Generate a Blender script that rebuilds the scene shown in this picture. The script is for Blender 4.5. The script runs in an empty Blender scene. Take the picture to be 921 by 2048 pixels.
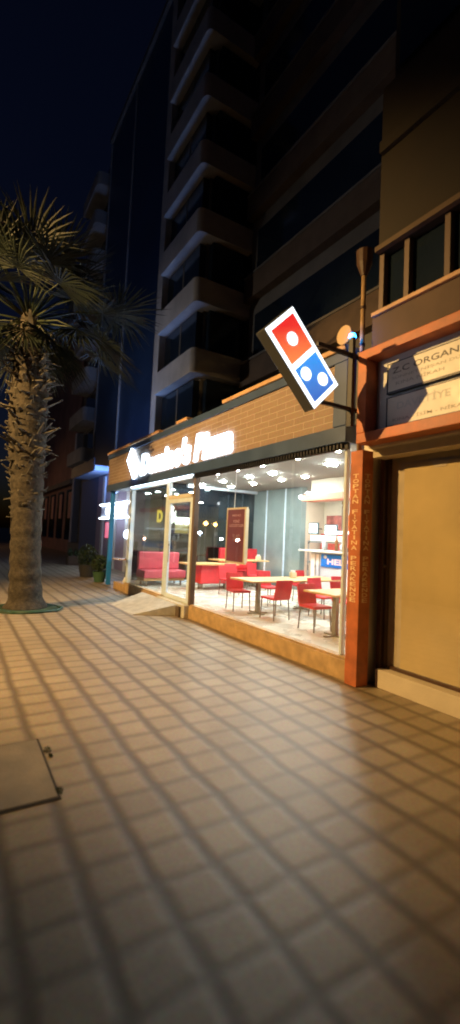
import bpy, bmesh, math, random
from mathutils import Vector, Matrix
random.seed(7)
sc = bpy.context.scene
COL = sc.collection
PI = math.pi
# ------------------------------------------------------------------ camera
FPX = 900.0
yaw, pitch, roll = .547, .0552, .0458
f = Vector((math.sin(yaw)*math.cos(pitch), math.cos(yaw)*math.cos(pitch), math.sin(pitch)))
r = f.cross(Vector((0, 0, 1))).normalized(); u = r.cross(f)
r, u = r*math.cos(roll)+u*math.sin(roll), -r*math.sin(roll)+u*math.cos(roll)
cd = bpy.data.cameras.new('camera'); cam = bpy.data.objects.new('camera', cd); COL.objects.link(cam)
cam.matrix_world = Matrix(((r.x, u.x, -f.x, 0), (r.y, u.y, -f.y, 0), (r.z, u.z, -f.z, 1.6), (0, 0, 0, 1)))
cd.sensor_fit = 'VERTICAL'; cd.sensor_height = 36.0; cd.lens = FPX/2048*36.0
cd.clip_start = .05; cd.clip_end = 2000
cd.dof.use_dof = True; cd.dof.focus_distance = 7.5; cd.dof.aperture_fstop = .62
sc.camera = cam
# ------------------------------------------------------------------ world: deep dusk sky
w = bpy.data.worlds.new('World'); sc.world = w; w.use_nodes = True
wn = w.node_tree.nodes; wl = w.node_tree.links
sky = wn.new('ShaderNodeTexSky'); sky.sky_type = 'NISHITA'; sky.sun_disc = False
sky.sun_elevation = math.radians(-2.5); sky.sun_rotation = math.radians(-60)
SKY_STRENGTH = .11
bgn = wn['Background']; bgn.inputs['Strength'].default_value = SKY_STRENGTH
tn = wn.new('ShaderNodeVectorMath'); tn.operation = 'MULTIPLY'; tn.inputs[1].default_value = (.22, .32, .75)
wl.new(sky.outputs[0], tn.inputs[0]); wl.new(tn.outputs[0], bgn.inputs[0])
sc.view_settings.view_transform = 'Standard'; sc.view_settings.look = 'None'
sc.view_settings.gamma = 1; sc.view_settings.exposure = 0
sc.view_settings.use_curve_mapping = False
sc.cycles.use_denoising = True
sc.cycles.max_bounces = 7; sc.cycles.diffuse_bounces = 3; sc.cycles.glossy_bounces = 3
sc.cycles.transparent_max_bounces = 12; sc.cycles.sample_clamp_indirect = 4
sc.cycles.caustics_reflective = False; sc.cycles.caustics_refractive = False
sc.cycles.filter_width = 2.1
try: sc.cycles.pixel_filter_type = 'GAUSSIAN'
except Exception: pass

# ------------------------------------------------------------------ helpers
MATS = {}
def mat(name, col, rough=.6, metal=0, emit=None, es=0, var=0, vs=6, bump=0, bs=60, coat=0):
    if name in MATS: return MATS[name]
    m = bpy.data.materials.new(name); m.use_nodes = True; MATS[name] = m
    nt = m.node_tree; b = nt.nodes['Principled BSDF']
    b.inputs['Base Color'].default_value = (*col, 1); b.inputs['Roughness'].default_value = rough
    b.inputs['Metallic'].default_value = metal
    if coat: b.inputs['Coat Weight'].default_value = coat
    if emit:
        b.inputs['Emission Color'].default_value = (*emit, 1); b.inputs['Emission Strength'].default_value = es
    tc = nt.nodes.new('ShaderNodeTexCoord')
    if var:
        n = nt.nodes.new('ShaderNodeTexNoise'); n.inputs['Scale'].default_value = vs; n.inputs['Detail'].default_value = 5
        nt.links.new(tc.outputs['Object'], n.inputs['Vector'])
        rp = nt.nodes.new('ShaderNodeMapRange'); rp.inputs[1].default_value = .3; rp.inputs[2].default_value = .7
        rp.inputs[3].default_value = 1-var; rp.inputs[4].default_value = 1+var
        nt.links.new(n.outputs['Fac'], rp.inputs[0])
        mx = nt.nodes.new('ShaderNodeVectorMath'); mx.operation = 'SCALE'; mx.inputs[0].default_value = col
        nt.links.new(rp.outputs[0], mx.inputs['Scale']); nt.links.new(mx.outputs[0], b.inputs['Base Color'])
        rr = nt.nodes.new('ShaderNodeMapRange'); rr.inputs[3].default_value = max(0, rough-.12); rr.inputs[4].default_value = min(1, rough+.12)
        nt.links.new(n.outputs['Fac'], rr.inputs[0]); nt.links.new(rr.outputs[0], b.inputs['Roughness'])
    if bump:
        n2 = nt.nodes.new('ShaderNodeTexNoise'); n2.inputs['Scale'].default_value = bs; n2.inputs['Detail'].default_value = 4
        nt.links.new(tc.outputs['Object'], n2.inputs['Vector'])
        bp = nt.nodes.new('ShaderNodeBump'); bp.inputs['Strength'].default_value = bump; bp.inputs['Distance'].default_value = .02
        nt.links.new(n2.outputs['Fac'], bp.inputs['Height']); nt.links.new(bp.outputs[0], b.inputs['Normal'])
    return m

class MB:
    def __init__(s): s.v = []; s.f = []
    def add(s, vs, fs):
        k = len(s.v); s.v += [tuple(q) for q in vs]; s.f += [tuple(i+k for i in q) for q in fs]; return s
    def box(s, x0, x1, y0, y1, z0, z1):
        vs = [(x, y, z) for z in (z0, z1) for y in (y0, y1) for x in (x0, x1)]
        return s.add(vs, [(0, 2, 3, 1), (4, 5, 7, 6), (0, 1, 5, 4), (2, 6, 7, 3), (0, 4, 6, 2), (1, 3, 7, 5)])
    def obox(s, c, a, b, d):            # centre and three half-axis vectors
        c, a, b, d = map(Vector, (c, a, b, d))
        vs = [c+a*i+b*j+d*k for k in (-1, 1) for j in (-1, 1) for i in (-1, 1)]
        return s.add(vs, [(0, 2, 3, 1), (4, 5, 7, 6), (0, 1, 5, 4), (2, 6, 7, 3), (0, 4, 6, 2), (1, 3, 7, 5)])
    def tube(s, pts, rad, n=10, cap=True):
        pts = [Vector(p) for p in pts]
        if not hasattr(rad, '__len__'): rad = [rad]*len(pts)
        rings = []
        for i, p in enumerate(pts):
            d = (pts[min(i+1, len(pts)-1)]-pts[max(i-1, 0)]).normalized()
            a = d.cross(Vector((0, 0, 1)) if abs(d.z) < .9 else Vector((1, 0, 0))).normalized(); b = d.cross(a)
            rings.append([p+(a*math.cos(t*2*PI/n)+b*math.sin(t*2*PI/n))*rad[i] for t in range(n)])
        k = len(s.v)
        for rg in rings: s.v += [tuple(q) for q in rg]
        for i in range(len(pts)-1):
            for t in range(n):
                s.f.append((k+i*n+t, k+i*n+(t+1) % n, k+(i+1)*n+(t+1) % n, k+(i+1)*n+t))
        if cap:
            s.f.append(tuple(k+t for t in range(n))[::-1]); s.f.append(tuple(k+(len(pts)-1)*n+t for t in range(n)))
        return s
    def lathe(s, c, prof, n=20):        # prof: (radius, z)
        k = len(s.v)
        for (rr, z) in prof:
            for t in range(n): s.v.append((c[0]+rr*math.cos(t*2*PI/n), c[1]+rr*math.sin(t*2*PI/n), c[2]+z))
        for i in range(len(prof)-1):
            for t in range(n): s.f.append((k+i*n+t, k+i*n+(t+1) % n, k+(i+1)*n+(t+1) % n, k+(i+1)*n+t))
        s.f.append(tuple(k+t for t in range(n))[::-1]); s.f.append(tuple(k+(len(prof)-1)*n+t for t in range(n)))
        return s
    def prism(s, pts, off):             # planar polygon extruded by a vector
        off = Vector(off); n = len(pts); a = [Vector(p) for p in pts]
        return s.add(a+[p+off for p in a], [tuple(range(n))[::-1], tuple(range(n, 2*n))]+[(i, (i+1) % n, n+(i+1) % n, n+i) for i in range(n)])
    def build(s, name, m, parent=None, bevel=0, smooth=False, label=None, cat=None, group=None, kind=None):
        me = bpy.data.meshes.new(name)
        off = Vector((0, 0, 0)); q = parent
        while q is not None: off += q.location; q = q.parent
        me.from_pydata([tuple(Vector(v)-off) for v in s.v], [], s.f)
        bm = bmesh.new(); bm.from_mesh(me); bmesh.ops.recalc_face_normals(bm, faces=bm.faces); bm.to_mesh(me); bm.free()
        if smooth: me.polygons.foreach_set('use_smooth', [True]*len(me.polygons))
        for mm in (m if isinstance(m, (list, tuple)) else [m]): me.materials.append(mm)
        o = bpy.data.objects.new(name, me); COL.objects.link(o)
        if parent is not None: o.parent = parent
        if bevel:
            bv = o.modifiers.new('bevel', 'BEVEL'); bv.width = bevel; bv.segments = 2; bv.limit_method = 'ANGLE'
        tag(o, label, cat, group, kind)
        return o
def tag(o, label=None, cat=None, group=None, kind=None):
    if label: o['label'] = label
    if cat: o['category'] = cat
    if group: o['group'] = group
    if kind: o['kind'] = kind
    return o
def thing(name, loc, label, cat, group=None):
    o = bpy.data.objects.new(name, None); COL.objects.link(o); o.location = loc; o.empty_display_size = .1
    return tag(o, label, cat, group)
def kids(o): return [c for c in bpy.data.objects if c.parent == o]
def dup(o, loc, rz=0, parent=None, label=None):
    c = o.copy(); COL.objects.link(c); c.location = loc; c.rotation_euler = (0, 0, rz)
    if label: c['label'] = label
    for ch in kids(o):
        d = ch.copy(); COL.objects.link(d); d.parent = c
        for g in kids(ch):
            e = g.copy(); COL.objects.link(e); e.parent = d
    return c
def text_pts(txt, right, up, origin, width=None, height=.1, bold=0, depth=.01, shear=0, align='LEFT', spacing=1.0):
    """text as a solid MB laid on the plane spanned by right/up, lower left corner at origin"""
    cu = bpy.data.curves.new('t', 'FONT'); cu.body = txt; cu.size = 1; cu.offset = bold; cu.extrude = .5; cu.shear = shear
    cu.resolution_u = 3; cu.align_x = 'LEFT'; cu.space_character = spacing
    o = bpy.data.objects.new('t', cu); COL.objects.link(o)
    dg = bpy.context.evaluated_depsgraph_get(); me = bpy.data.meshes.new_from_object(o.evaluated_get(dg))
    xs = [v.co.x for v in me.vertices]; ys = [v.co.y for v in me.vertices]
    x0, x1, y0, y1 = min(xs), max(xs), min(ys), max(ys)
    sy = height/(y1-y0); sx = sy if width is None else width/(x1-x0)
    right, up, origin = Vector(right), Vector(up), Vector(origin); nrm = right.cross(up)
    ox = (x1-x0)*sx/2 if align == 'CENTER' else 0
    mb = MB()
    mb.add([origin+right*((v.co.x-x0)*sx-ox)+up*((v.co.y-y0)*sy)+nrm*((v.co.z+.5)*depth) for v in me.vertices], [tuple(p.vertices) for p in me.polygons])
    bpy.data.objects.remove(o); bpy.data.curves.remove(cu); bpy.data.meshes.remove(me)
    return mb
def glass(name, refl=1.0, tint=(1, 1, 1), ior=1.5):
    m = bpy.data.materials.new(name); m.use_nodes = True; nt = m.node_tree; nt.nodes.clear()
    o = nt.nodes.new('ShaderNodeOutputMaterial'); mx = nt.nodes.new('ShaderNodeMixShader')
    t = nt.nodes.new('ShaderNodeBsdfTransparent'); t.inputs[0].default_value = (*tint, 1)
    g = nt.nodes.new('ShaderNodeBsdfGlossy'); g.inputs['Roughness'].default_value = .015; g.inputs[0].default_value = (refl, refl, refl, 1)
    lw = nt.nodes.new('ShaderNodeLayerWeight'); lw.inputs[0].default_value = .5
    pw = nt.nodes.new('ShaderNodeMath'); pw.operation = 'POWER'; pw.inputs[1].default_value = 4.5; nt.links.new(lw.outputs['Facing'], pw.inputs[0])
    fr = nt.nodes.new('ShaderNodeMapRange'); f0 = ((ior-1)/(ior+1))**2; fr.inputs[3].default_value = f0; fr.inputs[4].default_value = .95
    nt.links.new(pw.outputs[0], fr.inputs[0])
    nt.links.new(fr.outputs[0], mx.inputs[0]); nt.links.new(t.outputs[0], mx.inputs[1]); nt.links.new(g.outputs[0], mx.inputs[2])
    nt.links.new(mx.outputs[0], o.inputs[0]); return m

# node-graph helper for the paving and the bricks
def grid_mat(name, axes, size, phase, colA, colB, seam, seamw, soft, rough, bumpd, stagger=False, warp=.02, crossw=1.0):
    m = bpy.data.materials.new(name); m.use_nodes = True; nt = m.node_tree; L = nt.links.new
    b = nt.nodes['Principled BSDF']
    geo = nt.nodes.new('ShaderNodeNewGeometry')
    nz = nt.nodes.new('ShaderNodeTexNoise'); nz.inputs['Scale'].default_value = 2.2; nz.inputs['Detail'].default_value = 3
    L(geo.outputs['Position'], nz.inputs['Vector'])
    sb = nt.nodes.new('ShaderNodeVectorMath'); sb.operation = 'SUBTRACT'; sb.inputs[1].default_value = (.5, .5, .5); L(nz.outputs['Color'], sb.inputs[0])
    sl = nt.nodes.new('ShaderNodeVectorMath'); sl.operation = 'SCALE'; sl.inputs['Scale'].default_value = warp*2; L(sb.outputs[0], sl.inputs[0])
    ad = nt.nodes.new('ShaderNodeVectorMath'); L(geo.outputs['Position'], ad.inputs[0]); L(sl.outputs[0], ad.inputs[1])
    sx = nt.nodes.new('ShaderNodeSeparateXYZ'); L(ad.outputs[0], sx.inputs[0])
    def M(op, a, c=None, d=None):
        n = nt.nodes.new('ShaderNodeMath'); n.operation = op
        for i, q in enumerate((a, c, d)):
            if q is None: continue
            if isinstance(q, (int, float)): n.inputs[i].default_value = q
            else: L(q, n.inputs[i])
        return n.outputs[0]
    U = M('DIVIDE', M('SUBTRACT', sx.outputs[axes[0]], phase[0]), size[0])
    V = M('DIVIDE', M('SUBTRACT', sx.outputs[axes[1]], phase[1]), size[1])
    if stagger: U = M('ADD', U, M('MULTIPLY', M('FLOORED_MODULO', M('FLOOR', V), 2.0), .5))
    fu, fv = M('FRACT', U), M('FRACT', V)
    du = M('MULTIPLY', M('SUBTRACT', .5, M('ABSOLUTE', M('SUBTRACT', fu, .5))), size[0])
    dv = M('MULTIPLY', M('SUBTRACT', .5, M('ABSOLUTE', M('SUBTRACT', fv, .5))), size[1])
    def ss(x, w0, w1):
        n = nt.nodes.new('ShaderNodeMapRange'); n.interpolation_type = 'SMOOTHSTEP'; L(x, n.inputs[0])
        n.inputs[1].default_value = w0; n.inputs[2].default_value = w1; return n.outputs[0]
    mu = ss(du, seamw*.3, seamw+soft); mv = ss(dv, seamw*.2, (seamw+soft)*crossw)
    if crossw < 1: mv = M('ADD', M('MULTIPLY', mv, .6), .4)
    mask = M('MULTIPLY', mu, mv)
    cell = nt.nodes.new('ShaderNodeCombineXYZ'); L(M('FLOOR', U), cell.inputs[0]); L(M('FLOOR', V), cell.inputs[1])
    wn_ = nt.nodes.new('ShaderNodeTexWhiteNoise'); L(cell.outputs[0], wn_.inputs['Vector'])
    n2 = nt.nodes.new('ShaderNodeTexNoise'); n2.inputs['Scale'].default_value = 1.1; n2.inputs['Detail'].default_value = 8; n2.inputs['Roughness'].default_value = .7; L(geo.outputs['Position'], n2.inputs['Vector'])
    n3 = nt.nodes.new('ShaderNodeTexNoise'); n3.inputs['Scale'].default_value = 45; n3.inputs['Detail'].default_value = 4; L(geo.outputs['Position'], n3.inputs['Vector'])
    fac = M('ADD', M('MULTIPLY', wn_.outputs['Value'], .22), M('MULTIPLY', M('SUBTRACT', n2.outputs['Fac'], .12), 1.0))
    m1 = nt.nodes.new('ShaderNodeMix'); m1.data_type = 'RGBA'; L(fac, m1.inputs['Factor']); m1.inputs['A'].default_value = (*colA, 1); m1.inputs['B'].default_value = (*colB, 1)
    m2 = nt.nodes.new('ShaderNodeMix'); m2.data_type = 'RGBA'; L(mask, m2.inputs['Factor']); m2.inputs['A'].default_value = (*seam, 1); L(m1.outputs['Result'], m2.inputs['B'])
    m3 = nt.nodes.new('ShaderNodeMix'); m3.data_type = 'RGBA'; m3.blend_type = 'MULTIPLY'; m3.inputs['Factor'].default_value = .5
    L(m2.outputs['Result'], m3.inputs['A']); L(n3.outputs['Color'], m3.inputs['B'])
    g = nt.nodes.new('ShaderNodeVectorMath'); g.operation = 'SCALE'; g.inputs['Scale'].default_value = 1.33; L(m3.outputs['Result'], g.inputs[0])
    L(g.outputs[0], b.inputs['Base Color']); b.inputs['Roughness'].default_value = rough
    h = M('ADD', M('MULTIPLY', mask, 1.0), M('ADD', M('MULTIPLY', n3.outputs['Fac'], .15), M('MULTIPLY', wn_.outputs['Value'], .15)))
    bp = nt.nodes.new('ShaderNodeBump'); bp.inputs['Strength'].default_value = .7; bp.inputs['Distance'].default_value = bumpd; L(h, bp.inputs['Height'])
    L(bp.outputs[0], b.inputs['Normal']); return m

# materials
M_pave = grid_mat('paving', (0, 1), (.298, .25), (.60, 2.72), (.19, .15, .10), (.44, .36, .25), (.145, .112, .075), .004, .060, .50, .004, crossw=.85, warp=.035)
M_brickf = grid_mat('fascia_brick', (1, 2), (.40, .094), (4.05, 3.0), (.23, .165, .135), (.36, .27, .22), (.47, .39, .33), .003, .007, .7, .004, stagger=True, warp=.003)
M_asph = mat('asphalt', (.05, .05, .05), .85, var=.3, vs=3, bump=.4)
M_navy = mat('navy_metal', (.045, .085, .19), .42, var=.15, vs=3)
M_navyd = mat('dark_navy_steel', (.014, .017, .028), .45)
M_trim = mat('tan_trim', (.58, .36, .20), .6, var=.2, vs=5)
M_plinth = mat('ochre_plinth', (.50, .34, .17), .55, var=.22, vs=7, bump=.15)
M_orange = mat('orange_paint', (.50, .145, .05), .5, var=.28, vs=5, bump=.08, bs=12)
M_white = mat('cool_lit_white_aluminium', (.66, .79, .92), .35, var=.06)  # white frames; the cool light on them is put into the colour
M_cream = mat('cream_plaster', (.62, .55, .42), .8, var=.15, vs=2, bump=.2)
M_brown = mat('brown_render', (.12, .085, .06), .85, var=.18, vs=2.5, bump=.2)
M_grey = mat('grey_render', (.16, .15, .135), .85, var=.2, vs=1.5, bump=.15)
M_bal = mat('balcony_render', (.42, .40, .37), .8, var=.2, vs=1.2, bump=.15)
M_dglass = mat('dark_window_glass', (.012, .02, .032), .12, var=.3, vs=.7)
M_bglass = mat('blue_lit_curtain_glass', (.014, .032, .075), .35, var=.35, vs=.35)  # blue glow from below put into the base colour of the dark glass
M_dframe = mat('dark_brown_frame', (.07, .035, .02), .45, var=.2)
M_brownd = mat('brown_render_dimmed', (.026, .020, .015), .8, var=.3, vs=2)  # brown wall above the lamp's reach, its dimness put into the colour
M_tanframe = mat('tan_window_frame', (.15, .105, .08), .6)
M_blind = mat('mustard_roller_blind', (.53, .405, .18), .75, var=.14, vs=1.6, bump=.1, bs=6)
M_slat = mat('taupe_backing', (.50, .42, .28), .7, var=.1)
M_floor = mat('shop_floor_tile', (.66, .66, .58), .28, var=.08, vs=3)
M_ceil = mat('shop_ceiling', (.30, .31, .29), .7, var=.06)
M_gtile = mat('grey_green_wall', (.20, .26, .26), .45, var=.12, vs=3)
M_kwall = mat('kitchen_wall', (.80, .74, .60), .6, var=.04)
M_kred = mat('salmon_band', (.75, .28, .17), .6)
M_steel = mat('stainless_steel', (.55, .57, .57), .3, .7, var=.1)
M_red = mat('red_leatherette', (.62, .035, .045), .38, var=.1, vs=9)
M_pink = mat('pink_red_leatherette', (.62, .10, .13), .45, var=.1, vs=9)
M_leg = mat('chair_leg_metal', (.25, .22, .18), .35, .8)
M_wood = mat('pale_wood', (.66, .45, .20), .4, var=.15, vs=12)
M_base = mat('table_base_metal', (.30, .27, .20), .4, .5)
M_maroon = mat('maroon_board', (.16, .028, .03), .5, var=.25, vs=4)
M_chalk = mat('faded_lettering', (.52, .34, .32), .7)
M_wht = mat('white_gloss', (.80, .80, .80), .3)
M_blk = mat('black_plastic', (.015, .015, .017), .5)
M_leafd = mat('palm_leaf', (.007, .013, .007), .55, var=.45, vs=4)
M_pet = mat('palm_petiole', (.028, .04, .018), .6, var=.3, vs=8)
M_bark = mat('palm_bark', (.045, .037, .028), .9, var=.6, vs=14, bump=.8, bs=30)
M_boot = mat('palm_leaf_base', (.088, .080, .066), .85, var=.65, vs=9)
M_green = mat('shrub_leaf', (.03, .055, .02), .6, var=.5, vs=20)
M_glass = glass('window_glass')
M_gdark = glass('side_glass', 1.0, (.6, .68, .72), 2.0)
def emis(name, col, s):
    return mat(name, (.8, .8, .8), .5, emit=col, es=s)
# ------------------------------------------------------------------ ground
MB().box(-400, -2.8, -200, 600, -.4, -.13).build('road', M_asph, kind='structure')
MB().box(-2.65, 400, -200, 600, -.4, 0).build('pavement', M_pave, kind='structure')
kerb = MB()
kerb.box(-2.795, -2.652, -200, 600, -.4, .004); kerb.build('kerb', mat('kerb_stone', (.3, .29, .27), .8, var=.2), kind='structure')

# ------------------------------------------------------------------ pizza shop building
S = thing('pizza_shop', (3.95, 3.8, 0), 'single storey corner pizza shop with brick fascia and full height glass front', 'shop')
fx = 3.9
# fascia frame and brick
fr = MB()
fr.box(fx, fx+.22, 3.84, 13.75, 2.80, 3.0)
fr.box(fx, fx+.22, 3.84, 13.75, 3.80, 3.93)
fr.box(fx-.002, fx+.222, 3.84, 4.06, 3.002, 3.798)
fr.build('fascia_frame', M_navy, S, bevel=.008)
MB().box(fx+.03, fx+.2, 4.062, 13.74, 3.002, 3.798).build('brick_panel', M_brickf, S)
fe = MB().box(fx+.221, 12, 13.3, 13.72, 2.95, 3.92); fe.build('end_fascia', M_brown, S)
tr = MB()
for a, b_ in ((3.86, 6.8), (8.22, 8.72), (9.68, 13.78)): tr.box(fx-.03, fx+.26, a, b_, 3.932, 4.0)
tr.build('parapet_coping', M_trim, S, bevel=.01)
MB().box(fx+.262, 12, 3.86, 13.7, 3.55, 3.9).build('roof', M_grey, S)
MB().box(fx+.23, 12, 11.8, 13.7, 2.88, 2.94).build('terrace_soffit', M_navy, S)
sh = MB()
for i in range(64): sh.box(fx+.03, fx+.06, 3.92+i*.062, 3.95+i*.062, 2.735, 2.8)
sh.box(fx+.062, fx+.1, 3.86, 8.0, 2.72, 2.799)
sh.build('shutter_teeth', M_navyd, S)
MB().box(3.93, 3.955, 7.95, 11.6, 2.782, 2.797).build('added_led_strip', emis('added_led_glow', (.72, .92, 1), 9), S)  # added glowing strip, no tube seen there; brightens frames and ramp
# floor slab and plinth
MB().box(4.08, 11, 3.8, 11.72, .02, .25).build('floor', M_floor, S)
pl = MB()
pl.box(3.95, 4.078, 3.72, 7.86, 0, .235); pl.box(3.97, 4.076, 3.72, 7.84, .236, .262)
pl.box(3.95, 4.078, 9.3, 11.75, 0, .235); pl.box(3.97, 4.076, 9.32, 11.73, .236, .262)
pl.build('plinth', M_plinth, S, bevel=.006)
MB().box(3.96, 8.2, 11.76, 12.7, 0, .2).build('terrace_step', M_plinth, S, bevel=.006)
MB().box(3.86, 4.079, 7.87, 9.29, 0, .24).build('door_sill', mat('pale_marble', (.62, .6, .52), .45, var=.1), S, bevel=.006)
# walls, ceiling
MB().box(4.13, 11, 3.81, 11.74, 3.06, 3.3).build('ceiling', M_ceil, S)
MB().box(4.13, 11, 3.62, 3.8, 0, 3.5).build('near_wall', M_kwall, S)
MB().box(8.02, 8.2, 9.45, 11.74, .25, 3.055).build('grey_wall', M_gtile, S)
for y in (10.1, 11.0): MB().box(7.995, 8.018, y, y+.05, .25, 3.055).build('wall_joint', M_white, S)
k = MB(); k.box(10.6, 10.7, 3.81, 11.4, .25, 3.05); k.box(8.21, 10.6, 11.3, 11.39, .25, 3.05)
k.build('kitchen_wall', M_kwall, S)
MB().box(7.3, 7.42, 3.81, 8.25, 2.69, 3.055).build('soffit', mat('soffit_cream', (.55, .52, .42), .7), S)
MB().box(7.12, 7.5, 3.81, 8.38, 2.54, 2.688).build('salmon_pelmet', M_kred, S, bevel=.01)
MB().box(5.6, 8.25, 11.56, 11.66, 2.97, 3.055).build('header_beam', M_white, S)
MB().box(8.2, 8.32, 11.45, 11.56, .25, 3.05).build('corner_post', M_white, S)
# dark glazed far wall (night outside reflects the room)
sg = MB().box(4.08, 8.2, 11.70, 11.712, .27, 3.055); sg.build('side_window', M_gdark, S)
MB().box(5.35, 8.2, 11.72, 11.735, 2.1, 3.05).build('blue_film', mat('dark_blue_film', (.01, .03, .06), .2), S)
fb = MB().box(4.1, 8.2, 11.66, 11.74, .25, .32); fb.build('side_window_rail', M_white, S)
# front frames
def post(x0, x1, y0, y1, z0, z1, name='window_post'): return MB().box(x0, x1, y0, y1, z0, z1).build(name, M_white, S, bevel=.006)
post(3.98, 4.09, 11.60, 11.76, .263, 2.80)
post(3.98, 4.07, 9.17, 9.30, .263, 2.80)
MB().box(3.965, 4.07, 7.86, 7.94, .24, 2.80).build('window_post', M_tanframe, S, bevel=.006)
post(3.985, 4.05, 7.95, 8.05, .245, 2.42)
post(4.0, 4.06, 3.9, 3.94, .263, 2.80)
MB().box(3.985, 4.06, 9.301, 11.599, 2.72, 2.80).build('window_head', M_white, S)
MB().box(3.985, 4.06, 7.941, 9.169, 2.74, 2.80).build('window_head', M_white, S)
MB().box(3.985, 4.06, 7.941, 9.169, 2.36, 2.44).build('door_transom', mat('cream_frame', (.62, .58, .48), .5), S)
MB().box(4.02, 4.028, 3.94, 7.86, .262, 2.80).build('window_pane', M_glass, S)
MB().box(4.02, 4.028, 9.30, 11.60, .262, 2.72).build('window_pane', M_glass, S)
MB().box(4.02, 4.028, 7.94, 9.17, 2.44, 2.74).build('window_pane', M_glass, S)
# the glazed door in its white frame
d = MB(); d.box(3.99, 4.045, 8.051, 9.165, .25, .34); d.box(3.99, 4.045, 8.051, 9.165, 2.27, 2.355); d.box(3.992, 4.043, 9.09, 9.165, .341, 2.269); d.box(3.992, 4.043, 8.051, 8.09, .341, 2.269)
D = d.build('door', M_white, S)
MB().box(4.016, 4.022, 8.09, 9.09, .34, 2.27).build('door_pane', M_glass, D)
MB().tube([(3.95, 8.95, 1.0), (3.95, 8.95, 1.45)], .014).build('door_handle', M_steel, D)
# terrace post, the blue light on it put into its colour
MB().box(4.0, 4.12, 13.5, 13.62, .0, 2.80).build('terrace_post', mat('blue_lit_post', (.03, .25, .75), .4), S, bevel=.006)
# ramp
rp = MB(); rp.prism([(3.1, 8.55, .005), (3.86, 8.3, .005), (3.86, 8.3, .225)], (0, 0, 0)) if False else None
ramp = MB(); ramp.add([(3.05, 8.5, .004), (3.95, 8.15, .004), (3.95, 8.15, .22), (3.05, 9.9, .004), (3.95, 10.1, .004), (3.95, 10.1, .22)],
    [(0, 1, 2), (3, 5, 4), (0, 2, 5, 3), (1, 4, 5, 2), (0, 3, 4, 1)])
ramp.v = [(x if x < 3.9 else 3.855, y, z) for x, y, z in ramp.v]
ramp.build('entrance_ramp', mat('ramp_concrete', (.42, .39, .33), .7, var=.2, bump=.2), None, label='pale concrete wedge ramp rising to the shop door sill', cat='ramp')
MB().box(3.80, 3.855, 8.0, 8.14, 0, .2).build('ramp_block', M_brown, None, bevel=.01, label='small brown block beside the doorway ramp', cat='block')

# shop lettering
em_w = emis('sign_white', (.62, .82, 1), 9.0)
SG = thing('shop_sign', (3.85, 8.7, 3.1), 'long glowing white shop name lettering on the brick fascia', 'shop sign')
text_pts("Domino's Pizza", (0, -1, 0), (0, 0, 1), (3.895, 10.85, 3.03), width=4.4, height=.56, bold=.03, depth=-.06, shear=.18).build('lettering', em_w, SG)
def rot2(c, a, p): ca, sa = math.cos(a), math.sin(a); return (c[0]+p[0]*ca-p[1]*sa, c[1]+p[0]*sa+p[1]*ca)
def onfacade(c, a, pts, x): return [(x, -q[0], q[1]) for q in [rot2((-c[0], c[1]), a, p) for p in pts]]
lg = MB(); a0 = math.radians(45)
lg.prism(onfacade((11.35, 3.40), a0, [(-.21, -.38), (.21, -.38), (.21, .38), (-.21, .38)], 3.84), (.06, 0, 0)); lg.build('emblem', em_w, SG)

# projecting domino sign: plane facing -Y, rotated 45 degrees
P = thing('domino_sign', (3.1, 3.6, 3.5), 'lit red and blue box sign with three white dots tilted on a black bracket', 'projecting sign')
c0 = Vector((2.93, 0, 3.46)); YF = 3.5
ax = Vector((1, 0, -1)).normalized(); ay = Vector((1, 0, 1)).normalized()   # long axis down right, short axis up right
def q(cx, cy, hx, hy, y0, y1):
    c = c0+ax*cx+ay*cy; return ((c.x, (y0+y1)/2, c.z), ax*hx, ay*hy, (0, (y1-y0)/2, 0))
MB().obox(*q(0, 0, .475, .235, YF+.006, YF+.155)).build('box_housing', mat('sign_housing', (.05, .055, .06), .5), P, bevel=.008)
MB().obox(*q(0, 0, .468, .228, YF, YF+.005)).build('white_face', emis('sign_face_white', (.85, .94, 1), 2.4), P)
def gradmat(name, ca, cb, a, b, s):  # uneven brightness of the lit panels painted into their emission colour
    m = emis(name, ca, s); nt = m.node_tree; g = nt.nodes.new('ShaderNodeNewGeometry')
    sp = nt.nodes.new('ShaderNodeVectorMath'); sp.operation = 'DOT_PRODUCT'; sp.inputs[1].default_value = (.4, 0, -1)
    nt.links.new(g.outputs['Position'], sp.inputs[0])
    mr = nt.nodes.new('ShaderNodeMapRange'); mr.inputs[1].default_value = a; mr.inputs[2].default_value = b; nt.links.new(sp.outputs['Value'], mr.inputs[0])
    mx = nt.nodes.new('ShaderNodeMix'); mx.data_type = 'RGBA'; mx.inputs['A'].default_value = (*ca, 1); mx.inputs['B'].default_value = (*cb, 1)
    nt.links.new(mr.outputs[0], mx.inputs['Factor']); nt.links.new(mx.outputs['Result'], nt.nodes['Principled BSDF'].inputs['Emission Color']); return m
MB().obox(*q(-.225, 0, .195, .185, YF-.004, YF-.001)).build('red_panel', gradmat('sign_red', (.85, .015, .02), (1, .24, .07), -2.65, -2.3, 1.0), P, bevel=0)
MB().obox(*q(.225, 0, .195, .185, YF-.004, YF-.001)).build('blue_panel', gradmat('sign_blue', (.0, .34, 1), (0, .15, .6), -2.3, -1.85, 1.0), P)
def dot(cx, cy):
    c = c0+ax*cx+ay*cy; m = MB(); n = 24
    m.prism([(c.x+.068*math.cos(t*2*PI/n), YF-.0045, c.z+.068*math.sin(t*2*PI/n)) for t in range(n)], (0, -.003, 0)); m.build('white_dot', emis('sign_dot', (.9, .96, 1), 2.6), P)
dot(-.225, .0); dot(.135, -.085); dot(.30, .075)
br = MB(); 
br.box(3.20, 3.86, 3.585, 3.625, 3.70, 3.745); br.box(3.25, 3.86, 3.585, 3.625, 3.08, 3.12)
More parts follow.
